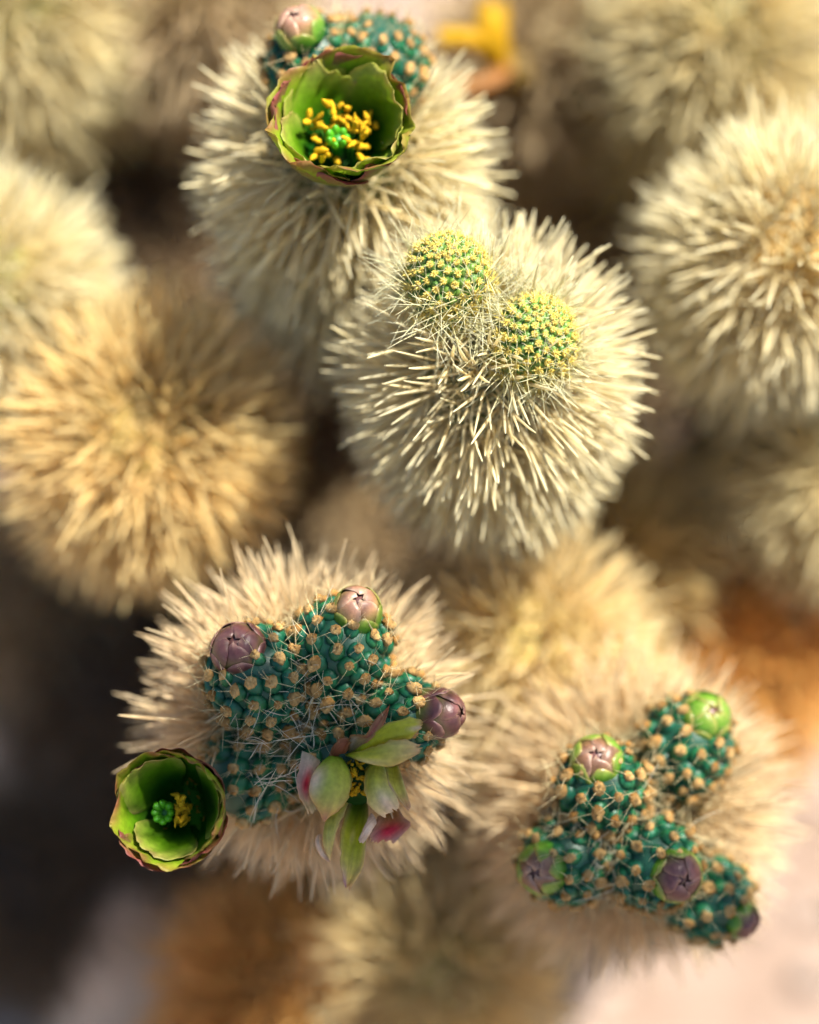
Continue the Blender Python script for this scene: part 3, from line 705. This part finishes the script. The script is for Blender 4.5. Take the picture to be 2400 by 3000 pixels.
torn([(1090, 745, -8), (1130, 930, 1), (1230, 1090, 2), (1345, 1225, -2)], [(1240, 725, -9), (1290, 900, -2), (1350, 1080, -1), (1375, 1200, -3)], -.0012, col_spots((.55, .56, .05), (.60, .58, .08), (.76, .46, .24), (.60, .46, .38), [(.0, .5, .16, (.66, .50, .42))], .4), 12, .0005)
torn([(1060, 1230, -10), (990, 1360, -6), (930, 1470, -4), (900, 1560, -5)], [(1200, 1130, -10), (1290, 1290, -6), (1375, 1390, -4), (1200, 1575, -5)], -.0016, col_spots((.45, .26, .05), (.50, .22, .10), (.60, .36, .30), (.70, .50, .36), [(.52, .72, .34, RD)], .35), 13, .0009)
rngs = np.random.default_rng(88)
for k in range(46):
    x = rngs.uniform(660, 870); y = rngs.uniform(700, 1050)
    stamen(fl4, c3(780 + (x - 780) * .6, 900 + (y - 900) * .5, -15) - oK, c3(x, y, rngs.uniform(-8, -3)) - oK, rngs, .72, .95)


# ------------------------------------------------------------------ stem L: fruits with closed buds
rL, oL, RL = stem(at(1850, 2330, -58), (-.06, .22, .97), .11, .035, 'fruiting cactus stem with five green fruits and closed buds', 'thin', 'spine_fine', (.22, .20, .07), .0086, True, skip=.006, foot=ground_at(1870, 2430)[:2],
                  avoid=((at(1800, 2480, -48), .026), (at(1980, 2580, -48), .016), (at(2000, 2200, -60), .014)))
fruit(rL, oL, at(1790, 2440, -56), at(1748, 2235, -20), .0145)
bud(rL, oL, at(1748, 2232, -24), cdir(-.08, .38, .92), .0088, .0095, GREENBUD, BROWNBUD, cover=.72)
fruit(rL, oL, at(1925, 2310, -72), at(2060, 2110, -36), .0155)
bud(rL, oL, at(2062, 2106, -41), cdir(.30, .38, .87), .0088, .0100, GREENBUD, GREENBUD)
fruit(rL, oL, at(1760, 2480, -58), at(1600, 2540, -24), .0150)
bud(rL, oL, at(1596, 2541, -28), cdir(-.42, -.12, .90), .0088, .0100, GREENBUD, BROWNBUD, cover=.76)
fruit(rL, oL, at(1820, 2480, -58), at(1970, 2560, -20), .0150)
bud(rL, oL, at(1975, 2562, -24), cdir(.28, -.12, .95), .0090, .0105, GREENBUD, PURPLE)
fruit(rL, oL, at(1960, 2560, -62), at(2165, 2690, -40), .0140)
bud(rL, oL, at(2165, 2690, -43), cdir(.70, -.45, .55), .0060, .0075, GREENBUD, PURPLE)

# fine dry curved bristles tangled over the two fruit clusters
def tangle(root, org, spots, n, seed, keep_out=()):
    rg_ = np.random.default_rng(seed); S = Soup(); k = rg_.integers(0, len(spots), n)
    P0 = []
    for i in range(n):
        x, y, mm, rad = spots[k[i]]; P0.append(at(x + rg_.normal(0, rad), y + rg_.normal(0, rad), mm + rg_.normal(0, 2.5)))
    d = rg_.normal(0, 1, (n, 3)); d = d - (d @ BACK)[:, None] * BACK * .45; d /= np.linalg.norm(d, axis=1, keepdims=True)
    P0 = np.array(P0); Ls = rg_.uniform(.006, .017, n); rb = rg_.uniform(.00010, .00021, n)
    b = rg_.normal(0, 1, (n, 3)); b -= (b * d).sum(1, keepdims=True) * d; b *= (rg_.uniform(.15, .85, n) / np.linalg.norm(b, axis=1))[:, None]
    ok = np.ones(n, bool)
    for t in (0, .35, .7, 1.0):                      # none of them hangs over an open flower
        q = P0 + d * (Ls * t)[:, None] + b * (Ls * t * t)[:, None]
        for c, rad in keep_out: ok &= np.linalg.norm(q - c, axis=1) > rad
    S.add(*needles(P0[ok] - org, d[ok], Ls[ok], rb[ok], np.linspace(0, 1, 8), [.8, 1, 1, .95, .9, .8, .6, .2], 4, b[ok], (.60, .56, .42), (.78, .72, .56), .25, rg_))
    link('dry_bristles', S.mesh('dry_bristles', M['young']), root, kind='stuff')
tangle(rK, oK, [(860, 2110, -14, 70), (930, 2000, -8, 60), (770, 2250, -8, 70), (745, 2330, -8, 36), (800, 2030, -6, 60), (900, 2180, -8, 60), (900, 1950, -4, 70)], 190, 3, ((at(530, 2350, -8), .027), (at(1060, 2330, -2), .020)))
tangle(rL, oL, [(1800, 2460, -32, 80), (1720, 2500, -28, 60), (1900, 2530, -30, 60), (1760, 2380, -30, 40)], 150, 4)
